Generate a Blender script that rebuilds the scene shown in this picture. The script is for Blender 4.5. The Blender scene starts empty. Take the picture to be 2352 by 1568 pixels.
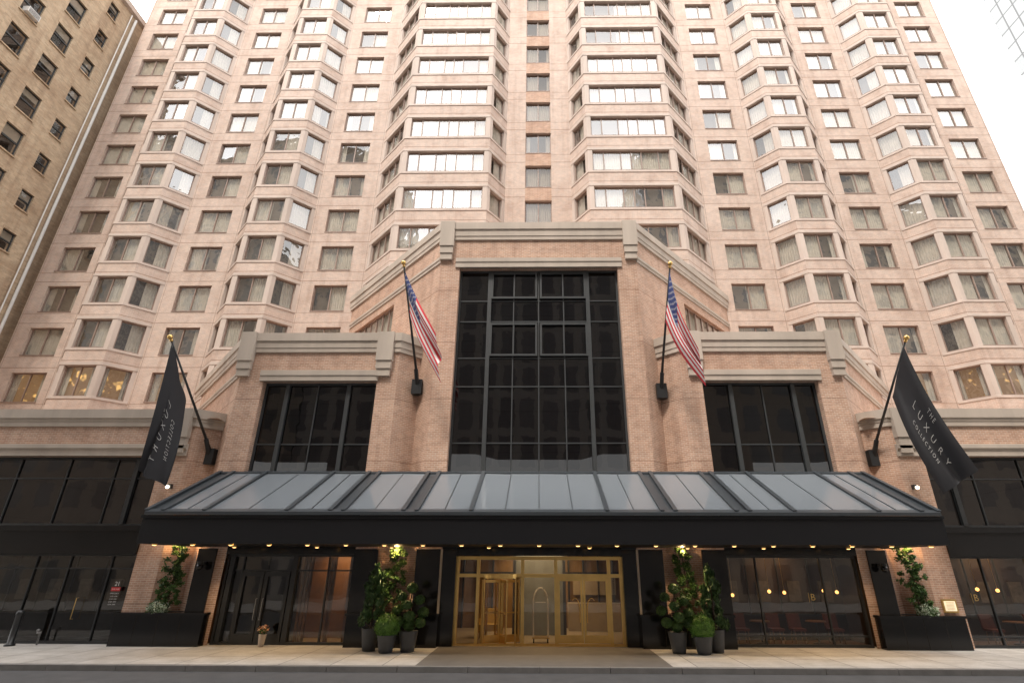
import bpy, math, random, bmesh
from mathutils import Vector, Matrix, noise
random.seed(7)
SC=bpy.context.scene
COL=SC.collection
V=Vector
# ------------------------------------------------------------------ materials
def nm(name):
    m=bpy.data.materials.new(name); m.use_nodes=True
    nt=m.node_tree; b=nt.nodes['Principled BSDF']
    return m,nt.nodes,nt.links,b
def col(c): return (c[0],c[1],c[2],1)
def mixc(n,l,a,b,fac,mode='MIX'):
    x=n.new('ShaderNodeMix'); x.data_type='RGBA'; x.blend_type=mode
    for s,v in ((6,a),(7,b),(0,fac)):
        if hasattr(v,'links') : l.new(v,x.inputs[s])
        elif s==0: x.inputs[0].default_value=v
        else: x.inputs[s].default_value=col(v)
    return x.outputs[2]
def math_(n,l,op,a,b=None):
    x=n.new('ShaderNodeMath'); x.operation=op
    for i,v in ((0,a),(1,b)):
        if v is None: continue
        if hasattr(v,'links'): l.new(v,x.inputs[i])
        else: x.inputs[i].default_value=v
    return x.outputs[0]
def noise_(n,l,vec,scale,detail=4,rough=.6):
    t=n.new('ShaderNodeTexNoise'); t.inputs['Scale'].default_value=scale
    t.inputs['Detail'].default_value=detail; t.inputs['Roughness'].default_value=rough
    if vec is not None: l.new(vec,t.inputs['Vector'])
    return t.outputs['Fac']
def ramp(n,l,fac,a,b,lo=0.,hi=1.):
    r=n.new('ShaderNodeMapRange'); l.new(fac,r.inputs[0])
    r.inputs[1].default_value=lo; r.inputs[2].default_value=hi
    r.inputs[3].default_value=a; r.inputs[4].default_value=b
    return r.outputs[0]
def brickmat(name,c1,c2,mort,joint=None,bw=.215,rh=.075,ms=.011,stain=.25):
    m,n,l,b=nm(name)
    uv=n.new('ShaderNodeUVMap'); uv.uv_map='UVMap'
    t=n.new('ShaderNodeTexBrick'); l.new(uv.outputs[0],t.inputs[0])
    t.inputs['Color1'].default_value=col(c1);t.inputs['Color2'].default_value=col(c2);t.inputs['Mortar'].default_value=col(mort)
    t.inputs['Scale'].default_value=1; t.inputs['Mortar Size'].default_value=ms
    t.inputs['Brick Width'].default_value=bw; t.inputs['Row Height'].default_value=rh; t.inputs['Bias'].default_value=0
    g=n.new('ShaderNodeNewGeometry')
    f=noise_(n,l,g.outputs['Position'],.35,5)
    c=mixc(n,l,t.outputs['Color'],(.66,.58,.53),ramp(n,l,f,0,stain*1.4,.4,.75),'MULTIPLY')
    mp=n.new('ShaderNodeMapping'); mp.inputs['Scale'].default_value=(2.2,2.2,.12); l.new(g.outputs['Position'],mp.inputs[0])
    f2=noise_(n,l,mp.outputs[0],1.0,5)
    c=mixc(n,l,c,(.6,.52,.48),ramp(n,l,f2,0,stain*1.8,.5,.8),'MULTIPLY')
    f3=noise_(n,l,uv.outputs[0],3.5,2)
    c=mixc(n,l,c,(1.16,1.1,1.05),ramp(n,l,f3,0,.8,.35,.7),'MULTIPLY')
    f4=noise_(n,l,uv.outputs[0],1.1,4)
    c=mixc(n,l,c,(.84,.80,.78),ramp(n,l,f4,0,.8,.45,.65),'MULTIPLY')
    if joint:
        sp=n.new('ShaderNodeSeparateXYZ'); l.new(uv.outputs[0],sp.inputs[0])
        for (axis,period,off,wid) in joint:
            q=math_(n,l,'FRACT',math_(n,l,'DIVIDE',math_(n,l,'SUBTRACT',sp.outputs[axis],off),period))
            k=math_(n,l,'LESS_THAN',q,wid/period)
            c=mixc(n,l,c,(.5,.42,.38),math_(n,l,'MULTIPLY',k,.85),'MULTIPLY')
    l.new(c,b.inputs['Base Color']); b.inputs['Roughness'].default_value=.85
    bp=n.new('ShaderNodeBump'); bp.inputs['Strength'].default_value=.35; bp.inputs['Distance'].default_value=.01; bp.invert=True
    l.new(t.outputs['Fac'],bp.inputs['Height']); l.new(bp.outputs[0],b.inputs['Normal'])
    return m
def plain(name,c,rough=.6,metal=0,var=.2,scale=3,spec=.5,emit=None,es=1,c2=None,streak=False,bump=0):
    m,n,l,b=nm(name)
    g=n.new('ShaderNodeNewGeometry'); vec=g.outputs['Position']
    if streak:
        mp=n.new('ShaderNodeMapping'); mp.inputs['Scale'].default_value=(1,1,.15); l.new(vec,mp.inputs[0]); vec=mp.outputs[0]
    f=noise_(n,l,vec,scale,5)
    d=c2 or tuple(x*(1-var*2) for x in c)
    o=mixc(n,l,c,d,ramp(n,l,f,0,1,.35,.75))
    l.new(o,b.inputs['Base Color']); b.inputs['Roughness'].default_value=rough; b.inputs['Metallic'].default_value=metal
    b.inputs['Specular IOR Level'].default_value=spec
    if bump:
        f2=noise_(n,l,vec,scale*12,3)
        bp=n.new('ShaderNodeBump'); bp.inputs['Strength'].default_value=bump; bp.inputs['Distance'].default_value=.01
        l.new(f2,bp.inputs['Height']); l.new(bp.outputs[0],b.inputs['Normal'])
    if emit:
        b.inputs['Emission Color'].default_value=col(emit); b.inputs['Emission Strength'].default_value=es
    return m
def glassmat(name,refl,trans=(.8,.82,.82),diff=None,difff=0.,wav=.15,tint=(1,1,1),rough=.01,wscale=.9,graze=.5,rnd=0):
    m,n,l,b=nm(name); n.remove(b)
    out=n['Material Output']
    g=n.new('ShaderNodeBsdfGlossy'); g.inputs['Roughness'].default_value=rough; g.inputs['Color'].default_value=col(tint)
    t=n.new('ShaderNodeBsdfTransparent'); t.inputs[0].default_value=col(trans)
    base=t.outputs[0]
    if diff:
        d=n.new('ShaderNodeBsdfDiffuse'); d.inputs[0].default_value=col(diff)
        mx=n.new('ShaderNodeMixShader'); mx.inputs[0].default_value=difff
        l.new(base,mx.inputs[1]); l.new(d.outputs[0],mx.inputs[2]); base=mx.outputs[0]
    geo=n.new('ShaderNodeNewGeometry')
    if wav:
        f=noise_(n,l,geo.outputs['Position'],wscale,2)
        bp=n.new('ShaderNodeBump'); bp.inputs['Strength'].default_value=wav; bp.inputs['Distance'].default_value=.12
        l.new(f,bp.inputs['Height']); l.new(bp.outputs[0],g.inputs['Normal'])
    lw=n.new('ShaderNodeLayerWeight'); lw.inputs[0].default_value=.25
    fac=ramp(n,l,lw.outputs['Facing'],refl,min(1,refl+graze),.25,1)
    if rnd:
        k=ramp(n,l,geo.outputs['Random Per Island'],1-rnd,1+rnd)
        oi=n.new('ShaderNodeObjectInfo'); k2=ramp(n,l,oi.outputs['Random'],1-rnd,1+rnd)
        fac=math_(n,l,'MULTIPLY',math_(n,l,'MULTIPLY',fac,k),k2)
    mx=n.new('ShaderNodeMixShader'); l.new(fac,mx.inputs[0]); l.new(base,mx.inputs[1]); l.new(g.outputs[0],mx.inputs[2])
    l.new(mx.outputs[0],out.inputs[0])
    return m
ZR=12.13; FH=2.9
M={}
M['tbrick']=brickmat('pale_pink_brick',(.57,.455,.39),(.50,.39,.33),(.60,.52,.465),joint=[(1,FH,ZR+1.18,.045),(1,FH,ZR-1.05,.03)],stain=.28)
M['tstone']=plain('pale_cast_stone',(.585,.49,.43),.8,var=.12,scale=1.2,streak=True)
M['pbrick']=brickmat('rose_brick',(.53,.345,.255),(.40,.245,.175),(.57,.47,.39),joint=[(1,2.6,1.3,.03)],stain=.32,ms=.010)
M['stone']=plain('warm_beige_limestone',(.50,.43,.365),.8,var=.14,scale=.8,streak=True,bump=.1)
M['frame']=plain('brown_window_frame',(.31,.225,.185),.5,var=.08)
M['bframe']=plain('black_metal_frame',(.022,.024,.026),.35,var=.1)
M['gframe']=plain('charcoal_metal_frame',(.045,.05,.053),.4,var=.1)
M['wglass']=glassmat('window_glass',.23,wav=.09,graze=.4,rnd=.3,trans=(.90,.90,.88))
M['bglass']=glassmat('bay_side_glass',.14,wav=.16,graze=.2,rnd=.35,trans=(.85,.84,.82))  # same glass as window_glass; dimmer reflection set by hand for angled bay sides
M['cwglass']=glassmat('shaded_window_glass',.09,wav=.05,graze=.15,rnd=.3,trans=(.65,.62,.58))  # duller copy of window_glass; dark reflections put into its tint
M['dglass']=glassmat('dark_tinted_glass',.04,diff=(.003,.003,.0035),difff=.93,trans=(.3,.3,.3),wav=.04,graze=.12)
M['sglass']=glassmat('shop_glass',.075,trans=(.62,.6,.58),wav=.03,graze=.3)
M['lglass']=glassmat('lobby_glass',.06,trans=(.80,.76,.70),wav=.02,graze=.3)
M['cglass']=glassmat('canopy_glass',.12,diff=(.20,.225,.25),difff=.8,trans=(.6,.62,.65),wav=0,graze=.22,rough=.03)
M['curtain']=plain('linen_curtain',(.60,.56,.49),.9,var=.1,scale=2)
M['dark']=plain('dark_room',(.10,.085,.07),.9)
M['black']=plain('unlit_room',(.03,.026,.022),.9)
def warmroom():
    m,n,l,b=nm('lit_room')
    g=n.new('ShaderNodeNewGeometry'); f=noise_(n,l,g.outputs['Position'],2.6,1)
    b.inputs['Base Color'].default_value=(.15,.09,.05,1)
    l.new(mixc(n,l,(.13,.068,.024),(1.0,.58,.18),ramp(n,l,f,0,1,.6,.72)),b.inputs['Emission Color'])
    b.inputs['Emission Strength'].default_value=1.2
    return m
M['warm']=warmroom()
M['granite']=plain('black_granite',(.010,.010,.011),.15,var=.3,scale=9,spec=.4)
M['fascia']=plain('black_painted_metal',(.008,.008,.010),.5,var=.05,scale=1,spec=.3)
M['canmetal']=plain('dark_grey_metal',(.04,.048,.056),.4,var=.1)
M['brass']=plain('polished_brass',(.75,.50,.18),.28,metal=1,var=.08)
M['asphalt']=plain('asphalt',(.085,.085,.088),.85,var=.15,scale=2,bump=.5)
M['kerb']=plain('kerb_granite',(.20,.19,.18),.8,var=.15,scale=3,bump=.3)
M['darkpave']=plain('dark_pavers',(.14,.127,.113),.75,var=.12,scale=2,bump=.3)
M['soil']=plain('soil',(.03,.022,.015),.95)
M['pot']=plain('charcoal_pot',(.06,.062,.066),.55,var=.12,scale=6)
M['bark']=plain('bark',(.07,.045,.03),.9,scale=12)
M['lamp']=plain('warm_lamp',(1,.8,.4),emit=(1,.55,.2),es=4)
M['amber']=plain('amber_lamp',(1,.7,.3),emit=(1,.50,.13),es=5)
M['lampw']=plain('white_lamp',(1,.9,.7),emit=(1,.85,.6),es=6)
M['plaq']=plain('backlit_menu',(.8,.7,.5),emit=(1,.8,.5),es=.7)
M['cream']=plain('bronze_wall',(.25,.145,.06),.45,var=.25,scale=1.2)
M['wood']=plain('warm_wood_panel',(.20,.10,.045),.5,var=.2,scale=2)
M['rwood']=plain('dark_umber_wall',(.04,.022,.014),.6,var=.2,scale=2)
M['pict']=plain('framed_print',(.12,.10,.08),.6,var=.3,scale=6)
M['greyp']=plain('blue_grey_panel',(.15,.16,.155),.5,var=.12)
M['marble']=plain('marble_floor',(.36,.29,.2),.3,var=.1)
M['tan']=brickmat('tan_brick',(.52,.405,.28),(.39,.30,.20),(.46,.38,.29),stain=.4,bw=.3,rh=.1)
M['white']=plain('white_paint',(.75,.74,.72),.5,var=.05)
M['letter']=plain('grey_white_print',(.50,.49,.48),.8,var=.05)
M['red']=plain('red_paint',(.55,.03,.03),.5,var=.05)
M['flagred']=plain('flag_red',(.68,.05,.07),.8,var=.06)
M['flagwhite']=plain('flag_white',(.84,.81,.79),.8,var=.04)
M['flagblue']=plain('flag_blue',(.05,.075,.24),.8,var=.06)
M['flagblack']=plain('flag_black_cloth',(.016,.016,.02),.75,var=.1)
M['leather']=plain('mustard_upholstery',(.5,.32,.06),.7)
M['rleather']=plain('oxblood_leather',(.14,.035,.02),.45)
M['steel']=plain('steel_pipe',(.35,.35,.35),.4,metal=.6)
def leafmat(name,a,b2):
    m,n,l,b=nm(name)
    g=n.new('ShaderNodeNewGeometry')
    f=noise_(n,l,g.outputs['Position'],5,2)
    c=mixc(n,l,a,b2,g.outputs['Random Per Island'])
    c=mixc(n,l,c,(.3,.36,.28),ramp(n,l,f,0,.8,.42,.66),'MULTIPLY')
    l.new(c,b.inputs['Base Color']); b.inputs['Roughness'].default_value=.55
    return m
M['leaf']=leafmat('shrub_leaves',(.035,.085,.018),(.09,.18,.035))
M['box']=leafmat('boxwood_leaves',(.06,.16,.02),(.17,.33,.05))
M['conif']=leafmat('conifer_needles',(.03,.08,.022),(.075,.15,.04))
M['flower']=leafmat('white_flowers',(.5,.6,.42),(.75,.8,.68))
M['orange']=leafmat('orange_flowers',(.6,.2,.1),(.7,.5,.35))
def pavemat():
    m,n,l,b=nm('concrete_pavement')
    g=n.new('ShaderNodeNewGeometry')
    t=n.new('ShaderNodeTexBrick'); l.new(g.outputs['Position'],t.inputs[0]); t.offset=0
    t.inputs['Color1'].default_value=(.54,.515,.48,1);t.inputs['Color2'].default_value=(.44,.42,.395,1);t.inputs['Mortar'].default_value=(.19,.18,.17,1)
    t.inputs['Scale'].default_value=1;t.inputs['Mortar Size'].default_value=.016;t.inputs['Brick Width'].default_value=1.5;t.inputs['Row Height'].default_value=1.45
    f=noise_(n,l,g.outputs['Position'],1.3,6); f2=noise_(n,l,g.outputs['Position'],14,3)
    c=mixc(n,l,t.outputs['Color'],(.72,.7,.67),ramp(n,l,f,0,.9,.4,.68),'MULTIPLY')
    c=mixc(n,l,c,(.75,.75,.75),ramp(n,l,f2,0,.6,.5,.7),'MULTIPLY')
    l.new(c,b.inputs['Base Color']); b.inputs['Roughness'].default_value=.8
    return m
M['pave']=pavemat()
def gridmat(name,pan1,pan2,line,w,h,ms,rough=.2,metal=0.,sp=.5):
    m,n,l,b=nm(name)
    uv=n.new('ShaderNodeUVMap'); uv.uv_map='UVMap'
    t=n.new('ShaderNodeTexBrick'); l.new(uv.outputs[0],t.inputs[0]); t.offset=0
    t.inputs['Color1'].default_value=col(pan1);t.inputs['Color2'].default_value=col(pan2);t.inputs['Mortar'].default_value=col(line)
    t.inputs['Scale'].default_value=1;t.inputs['Mortar Size'].default_value=ms;t.inputs['Brick Width'].default_value=w;t.inputs['Row Height'].default_value=h
    l.new(t.outputs['Color'],b.inputs['Base Color'])
    l.new(ramp(n,l,t.outputs['Fac'],rough,.8),b.inputs['Roughness'])
    b.inputs['Metallic'].default_value=metal; b.inputs['Specular IOR Level'].default_value=sp
    return m
M['tower']=gridmat('pale_glass_curtain_wall',(.46,.48,.49),(.38,.40,.41),(.20,.205,.21),2.2,3.4,.14,rough=.5,sp=.2)
M['opp']=gridmat('street_facade_windows',(.14,.14,.145),(.20,.20,.20),(.38,.33,.28),2.6,3.3,.62)
M['opp2']=gridmat('grey_facade_windows',(.15,.15,.16),(.22,.22,.23),(.40,.38,.36),1.9,3.4,.35)
# ------------------------------------------------------------------ mesh builder
class MB:
    def __init__(s): s.v=[];s.f=[];s.m=[]
    def face(s,pts,m=0):
        i=len(s.v); s.v+= [tuple(p) for p in pts]; s.f.append(tuple(range(i,i+len(pts)))); s.m.append(m)
    def box(s,x0,x1,y0,y1,z0,z1,m=0,P=None):
        P=P or (lambda x,y,z:(x,y,z))
        a=[P(x,y,z) for z in(z0,z1) for y in(y0,y1) for x in(x0,x1)]
        i=len(s.v); s.v+=[tuple(p) for p in a]
        for q in((0,2,3,1),(4,5,7,6),(0,1,5,4),(2,6,7,3),(0,4,6,2),(1,3,7,5)):
            s.f.append(tuple(i+k for k in q)); s.m.append(m)
    def tube(s,pts,r,n=8,m=0,r2=None,cap=True):
        pts=[V(p) for p in pts]; rings=[]
        for k,p in enumerate(pts):
            d=(pts[min(k+1,len(pts)-1)]-pts[max(k-1,0)]).normalized()
            a=d.orthogonal().normalized() if abs(d.z)<.9 else V((1,0,0)); a=(a-d*a.dot(d)).normalized(); b=d.cross(a)
            rr=r if r2 is None else r+(r2-r)*k/(len(pts)-1)
            i=len(s.v); s.v+=[tuple(p+a*rr*math.cos(t*2*math.pi/n)+b*rr*math.sin(t*2*math.pi/n)) for t in range(n)]
            rings.append(i)
        for A,B in zip(rings,rings[1:]):
            for t in range(n):
                s.f.append((A+t,A+(t+1)%n,B+(t+1)%n,B+t)); s.m.append(m)
        if cap:
            s.f.append(tuple(rings[0]+t for t in range(n))[::-1]); s.m.append(m)
            s.f.append(tuple(rings[-1]+t for t in range(n))); s.m.append(m)
    def lathe(s,c,prof,n=24,m=0):
        rings=[]
        for r,z in prof:
            i=len(s.v); s.v+=[(c[0]+r*math.cos(t*2*math.pi/n),c[1]+r*math.sin(t*2*math.pi/n),c[2]+z) for t in range(n)]; rings.append(i)
        for A,B in zip(rings,rings[1:]):
            for t in range(n):
                s.f.append((A+t,A+(t+1)%n,B+(t+1)%n,B+t)); s.m.append(m)
    def ball(s,c,r,n=10,m=0,jit=0):
        rows=n//2+1; prof=[(max(.001,r*math.sin(math.pi*k/rows)),-r*math.cos(math.pi*k/rows)) for k in range(rows+1)]
        s.lathe(c,prof,n,m)
    def leaves(s,c,rad,n,size,m=0,shell=.6,long=1.0,up=0):
        c=V(c)
        for _ in range(n):
            d=V((random.gauss(0,1),random.gauss(0,1),random.gauss(0,1))).normalized()
            r=shell+(1-shell)*random.random()
            if random.random()<.12: r*=1.12
            p=c+V((d.x*rad[0],d.y*rad[1],d.z*rad[2]))*r
            a=V((random.gauss(0,1),random.gauss(0,1),random.gauss(0,1)+up)).normalized(); b=a.orthogonal().normalized()
            b.rotate(Matrix.Rotation(random.random()*6.28,3,a)); sz=size*random.uniform(.6,1.3)
            s.face([p-a*sz*long*.5,p+b*sz*.35,p+a*sz*long*.5,p-b*sz*.35],m)
    def obj(s,name,mats,parent=None,loc=(0,0,0),smooth=False):
        me=bpy.data.meshes.new(name); me.from_pydata(s.v,[],s.f)
        for k in mats: me.materials.append(M[k] if isinstance(k,str) else k)
        me.polygons.foreach_set('material_index',s.m)
        if smooth: me.polygons.foreach_set('use_smooth',[True]*len(s.f))
        me.update()
        uv=me.uv_layers.new(name='UVMap').data
        for p in me.polygons:
            nx,ny,nz=p.normal
            if abs(nz)>.85:
                for li in p.loop_indices:
                    c=me.vertices[me.loops[li].vertex_index].co; uv[li].uv=(c.x,c.y)
            else:
                q=math.hypot(nx,ny) or 1; tx,ty=-ny/q,nx/q
                for li in p.loop_indices:
                    c=me.vertices[me.loops[li].vertex_index].co; uv[li].uv=(c.x*tx+c.y*ty,c.z)
        return place(name,me,parent,loc)
W={}
def place(name,data,parent,loc):
    o=bpy.data.objects.new(name,data); COL.objects.link(o)
    W[o]=V(loc)
    if parent: o.parent=parent; o.location=V(loc)-W[parent]
    else: o.location=loc
    return o
def empty(name,loc,label=None,cat=None,group=None,parent=None):
    o=place(name,None,parent,loc); o.empty_display_size=.3
    tag(o,label,cat,group); return o
def tag(o,label=None,cat=None,group=None,kind=None):
    if label:o['label']=label
    if cat:o['category']=cat
    if group:o['group']=group
    if kind:o['kind']=kind
    return o
def copyto(src,parent,loc):
    o=src.copy(); COL.objects.link(o); W[o]=V(loc)
    o.parent=parent
    o.location=V(loc)-(W[parent] if parent else V((0,0,0)))
    return o
# ------------------------------------------------------------------ architecture helpers
def wall(mb,p0,p1,z0,z1,holes=(),rec=.4,m=0,band=None,bm=1,back=False):
    p0=V((p0[0],p0[1],0));p1=V((p1[0],p1[1],0)); L=(p1-p0).length; d=(p1-p0)/L; inn=V((-d.y,d.x,0))
    def P(u,y,z): return p0+d*u+inn*y+V((0,0,z))
    us=sorted({0,L,*[h[0] for h in holes],*[h[1] for h in holes]}); zs={z0,z1,*[h[2] for h in holes],*[h[3] for h in holes]}
    if band:
        for a,b in band: zs|={a,b}
    zs=sorted(zs)
    for ua,ub in zip(us,us[1:]):
        if ub-ua<1e-5: continue
        for za,zb in zip(zs,zs[1:]):
            if zb-za<1e-5: continue
            uc=(ua+ub)/2;zc=(za+zb)/2
            if any(h[0]<uc<h[1] and h[2]<zc<h[3] for h in holes): continue
            mm=m
            if band and any(a<zc<b for a,b in band): mm=bm
            mb.face([P(ua,0,za),P(ub,0,za),P(ub,0,zb),P(ua,0,zb)],mm)
    for (a,b,c,e) in holes:
        mm=bm if band else m
        mb.face([P(a,0,c),P(b,0,c),P(b,rec,c),P(a,rec,c)],mm)
        mb.face([P(a,0,e),P(a,rec,e),P(b,rec,e),P(b,0,e)],mm)
        mb.face([P(a,0,c),P(a,rec,c),P(a,rec,e),P(a,0,e)],mm)
        mb.face([P(b,0,c),P(b,0,e),P(b,rec,e),P(b,rec,c)],mm)
def sweep(mb,path,prof,m=0):
    pts=[V((p[0],p[1])) for p in path]; ns=[]
    for a,b in zip(pts,pts[1:]):
        d=(b-a).normalized(); ns.append(V((d.y,-d.x)))
    mit=[]
    for i in range(len(pts)):
        if i==0: mit.append(ns[0])
        elif i==len(pts)-1: mit.append(ns[-1])
        else:
            q=ns[i-1]+ns[i]; mit.append(q/(1+ns[i-1].dot(ns[i])))
    R=[[(p.x+mm.x*o,p.y+mm.y*o,z) for o,z in prof] for p,mm in zip(pts,mit)]
    for A,B in zip(R,R[1:]):
        for k in range(len(prof)-1):
            mb.face([A[k],B[k],B[k+1],A[k+1]],m)
    mb.face(R[0],m); mb.face(R[-1][::-1],m)
def window_geo(F,G,Cu,O,d,w,h,panes,cm=0,ft=.06,y0=.14,rnd=.008,curt='full',gm=0):
    O=V(O); d=V((d[0],d[1],0)).normalized(); inn=V((-d.y,d.x,0))
    def P(u,y,z): return O+d*u+inn*y+V((0,0,z))
    y1=y0+.07
    F.box(0,w,y0,y1,0,ft,0,P);F.box(0,w,y0,y1,h-ft,h,0,P);F.box(0,ft,y0,y1,ft,h-ft,0,P);F.box(w-ft,w,y0,y1,ft,h-ft,0,P)
    F.box(-.0,w,-.03,y0,-.04,.015,0,P)
    x=0; xs=[0]
    tot=sum(panes)
    for k,q in enumerate(panes):
        x+=q/tot*w; xs.append(x)
        if k<len(panes)-1: F.box(x-.03,x+.03,y0-.015,y1,ft,h-ft,0,P)
    for a,b in zip(xs,xs[1:]):
        r=[random.uniform(-rnd,rnd) for _ in range(3)]; r.append(r[0]-r[1]+r[2])
        G.face([P(a,y0+.04+r[0],0),P(b,y0+.04+r[1],0),P(b,y0+.04+r[2],h),P(a,y0+.04+r[3],h)],gm)
    def drape(ua,ub):
        n=max(4,int((ub-ua)/.07)); pr=None
        for k in range(n+1):
            u=ua+(ub-ua)*k/n; yy=y0+.16+(.03 if k%2 else -.02)+random.uniform(-.008,.008)
            c=(P(u,yy,0),P(u,yy,h))
            if pr: Cu.face([pr[0],c[0],c[1],pr[1]],0)
            pr=c
    if curt=='full': drape(0,w)
    elif curt=='half': drape(0,w*.52); drape(w*.86,w)
    elif curt=='right': drape(w*.45,w)
    elif curt=='open': drape(0,w*.18); drape(w*.8,w)
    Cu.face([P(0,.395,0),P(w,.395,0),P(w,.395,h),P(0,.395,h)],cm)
# ------------------------------------------------------------------ HOTEL
hotel=empty('hotel_building',(0,25,0),'tall pale pink brick hotel with bay windows and stepped entrance portals','hotel')
TOPZ=ZR+FH*13-1.45
WH=1.8
segsL=[]
def S(p0,p1,uc=None,w=0,grp=None,fr=0,panes=(1,1)): segsL.append((p0,p1,uc,w,grp,fr,panes))
S((-32,28.8),(-28.4,28.8),2.0,2.1,'flatA',0,(1,1))
S((-28.4,28.8),(-27.2,27.6),.85,1.2,'bay1',0,(1,))
S((-27.2,27.6),(-24.8,27.6),1.2,1.85,'bay1',0,(1,1))
S((-24.8,27.6),(-23.6,28.8),.85,1.25,'bay1',0,(1,))
S((-23.6,28.8),(-19.8,28.8),1.95,2.1,'flatB',0,(1,1))
S((-19.8,28.8),(-18.6,27.6),.85,1.2,'bay2',0,(1,))
S((-18.6,27.6),(-16.2,27.6),1.2,1.85,'bay2',0,(1,1))
S((-16.2,27.6),(-15.0,28.8),.85,1.25,'bay2',0,(1,))
S((-15.0,28.8),(-11.0,28.8),1.95,2.1,'flatC',1,(1,1))
S((-11.0,28.8),(-8.8,26.5),1.59,2.5,'big',2,(1,1,1))
S((-8.8,26.5),(-3.2,26.5),2.8,5.0,'big',2,(1.0,1.5,.9,.9,1.5,1.0))
S((-3.2,26.5),(-2.2,28.0),.9,1.25,'big',2,(1,))
def mirror(sg):
    p0,p1,uc,w,g,fr,pn=sg
    L=math.hypot(p1[0]-p0[0],p1[1]-p0[1])
    return ((-p1[0],p1[1]),(-p0[0],p0[1]),(L-uc),w,g,fr,pn)
segsR=[mirror(s) for s in segsL][::-1]
centre=((-2.2,28.0),(2.2,28.0),2.2,1.75,'flatM',3,(1,1))
allsegs=segsL+[centre]+segsR
tw=MB()
rowsN=13
for (p0,p1,uc,w,g,fr,pn) in allsegs:
    hh=1.65 if g=='big' else WH
    holes=[(uc-w/2,uc+w/2,ZR+FH*k-hh/2,ZR+FH*k+hh/2) for k in range(fr,rowsN)]
    bands=None
    if g.startswith('bay') or g=='big':
        bands=[(ZR+FH*k-hh/2-.12,ZR+FH*k+hh/2+.12) for k in range(fr,rowsN)]
    wall(tw,p0,p1,7.8,TOPZ,holes,m=0,band=bands,bm=1)
tw.face([(p[0],p[1],TOPZ-.01) for p in [s[0] for s in allsegs]+[(32,28.8),(32,45),(-32,45)]])
wall(tw,(32,28.8),(32,45),0,TOPZ); wall(tw,(-32,45),(-32,28.8),0,TOPZ)
tw.obj('tower_wall',['tbrick','tstone'],hotel)
# darker brick spandrels between the narrow central windows
for k in range(3,rowsN-1):
    sp=MB(); sp.box(-.875,.875,27.99,28.02,ZR+FH*k+WH/2+.01,ZR+FH*(k+1)-WH/2-.05); sp.obj('brick_spandrel',['pbrick'],hotel)
lg=MB()
fullpath=[s[0] for s in allsegs]+[(32,28.8)]
def sub(gname,half):
    src=segsL if half==0 else segsR
    ss=[s for s in src if s[4]==gname]
    return [s[0] for s in ss]+[ss[-1][1]]
for half in (0,1):
    for gname,fr,hh in (('bay1',0,WH),('bay2',0,WH),('big',2,1.65)):
        path=sub(gname,half)
        for k in range(fr,rowsN):
            z=ZR+FH*k
            sweep(lg,path,[(-.02,z-hh/2-.17),(.035,z-hh/2-.16),(.035,z-hh/2-.03),(-.02,z-hh/2+.0)])
            sweep(lg,path,[(-.02,z+hh/2+.02),(.025,z+hh/2+.03),(.025,z+hh/2+.2),(-.02,z+hh/2+.21)])
sweep(lg,fullpath,[(-.1,TOPZ-.6),(.3,TOPZ-.4),(.4,TOPZ+.1),(-.1,TOPZ+.1)])
lg.obj('stone_ledges',['tstone'],hotel)
for x in(-31.9,-28.5,-23.5,-19.9,-14.9,-11.1,11.1,14.9,19.9,23.5,28.5,31.9):
    vj=MB(); vj.box(x-.012,x+.012,28.795,28.82,8,TOPZ-.7); vj.obj('expansion_joint',['frame'],hotel)
protos={}
def flat_proto(w,h,panes,curt,cm,key,gm):
    if key in protos: return protos[key]
    F,G,Cu=MB(),MB(),MB()
    window_geo(F,G,Cu,(-w/2,0,0),(1,0),w,h,panes,cm,curt=curt)
    me=[]
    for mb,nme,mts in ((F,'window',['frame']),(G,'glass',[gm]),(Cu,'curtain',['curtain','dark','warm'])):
        o=mb.obj(nme,mts); me.append(o.data); bpy.data.objects.remove(o)
    protos[key]=me; return me
for (p0,p1,uc,w,g,fr,pn) in allsegs:
    if not g.startswith('flat'): continue
    for k in range(fr,rowsN):
        lit=(k==0)
        cv=random.choice(['full','full','half','right','open','full'])
        var=random.randint(0,3)
        if lit: cv='open'
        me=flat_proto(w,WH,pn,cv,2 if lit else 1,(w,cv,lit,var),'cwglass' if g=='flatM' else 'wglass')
        loc=(p0[0]+uc,p0[1],ZR+FH*k-WH/2)
        wo=place('window',me[0],hotel,loc)
        place('glass',me[1],wo,loc); place('curtain',me[2],wo,loc)
bprot={}
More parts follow.
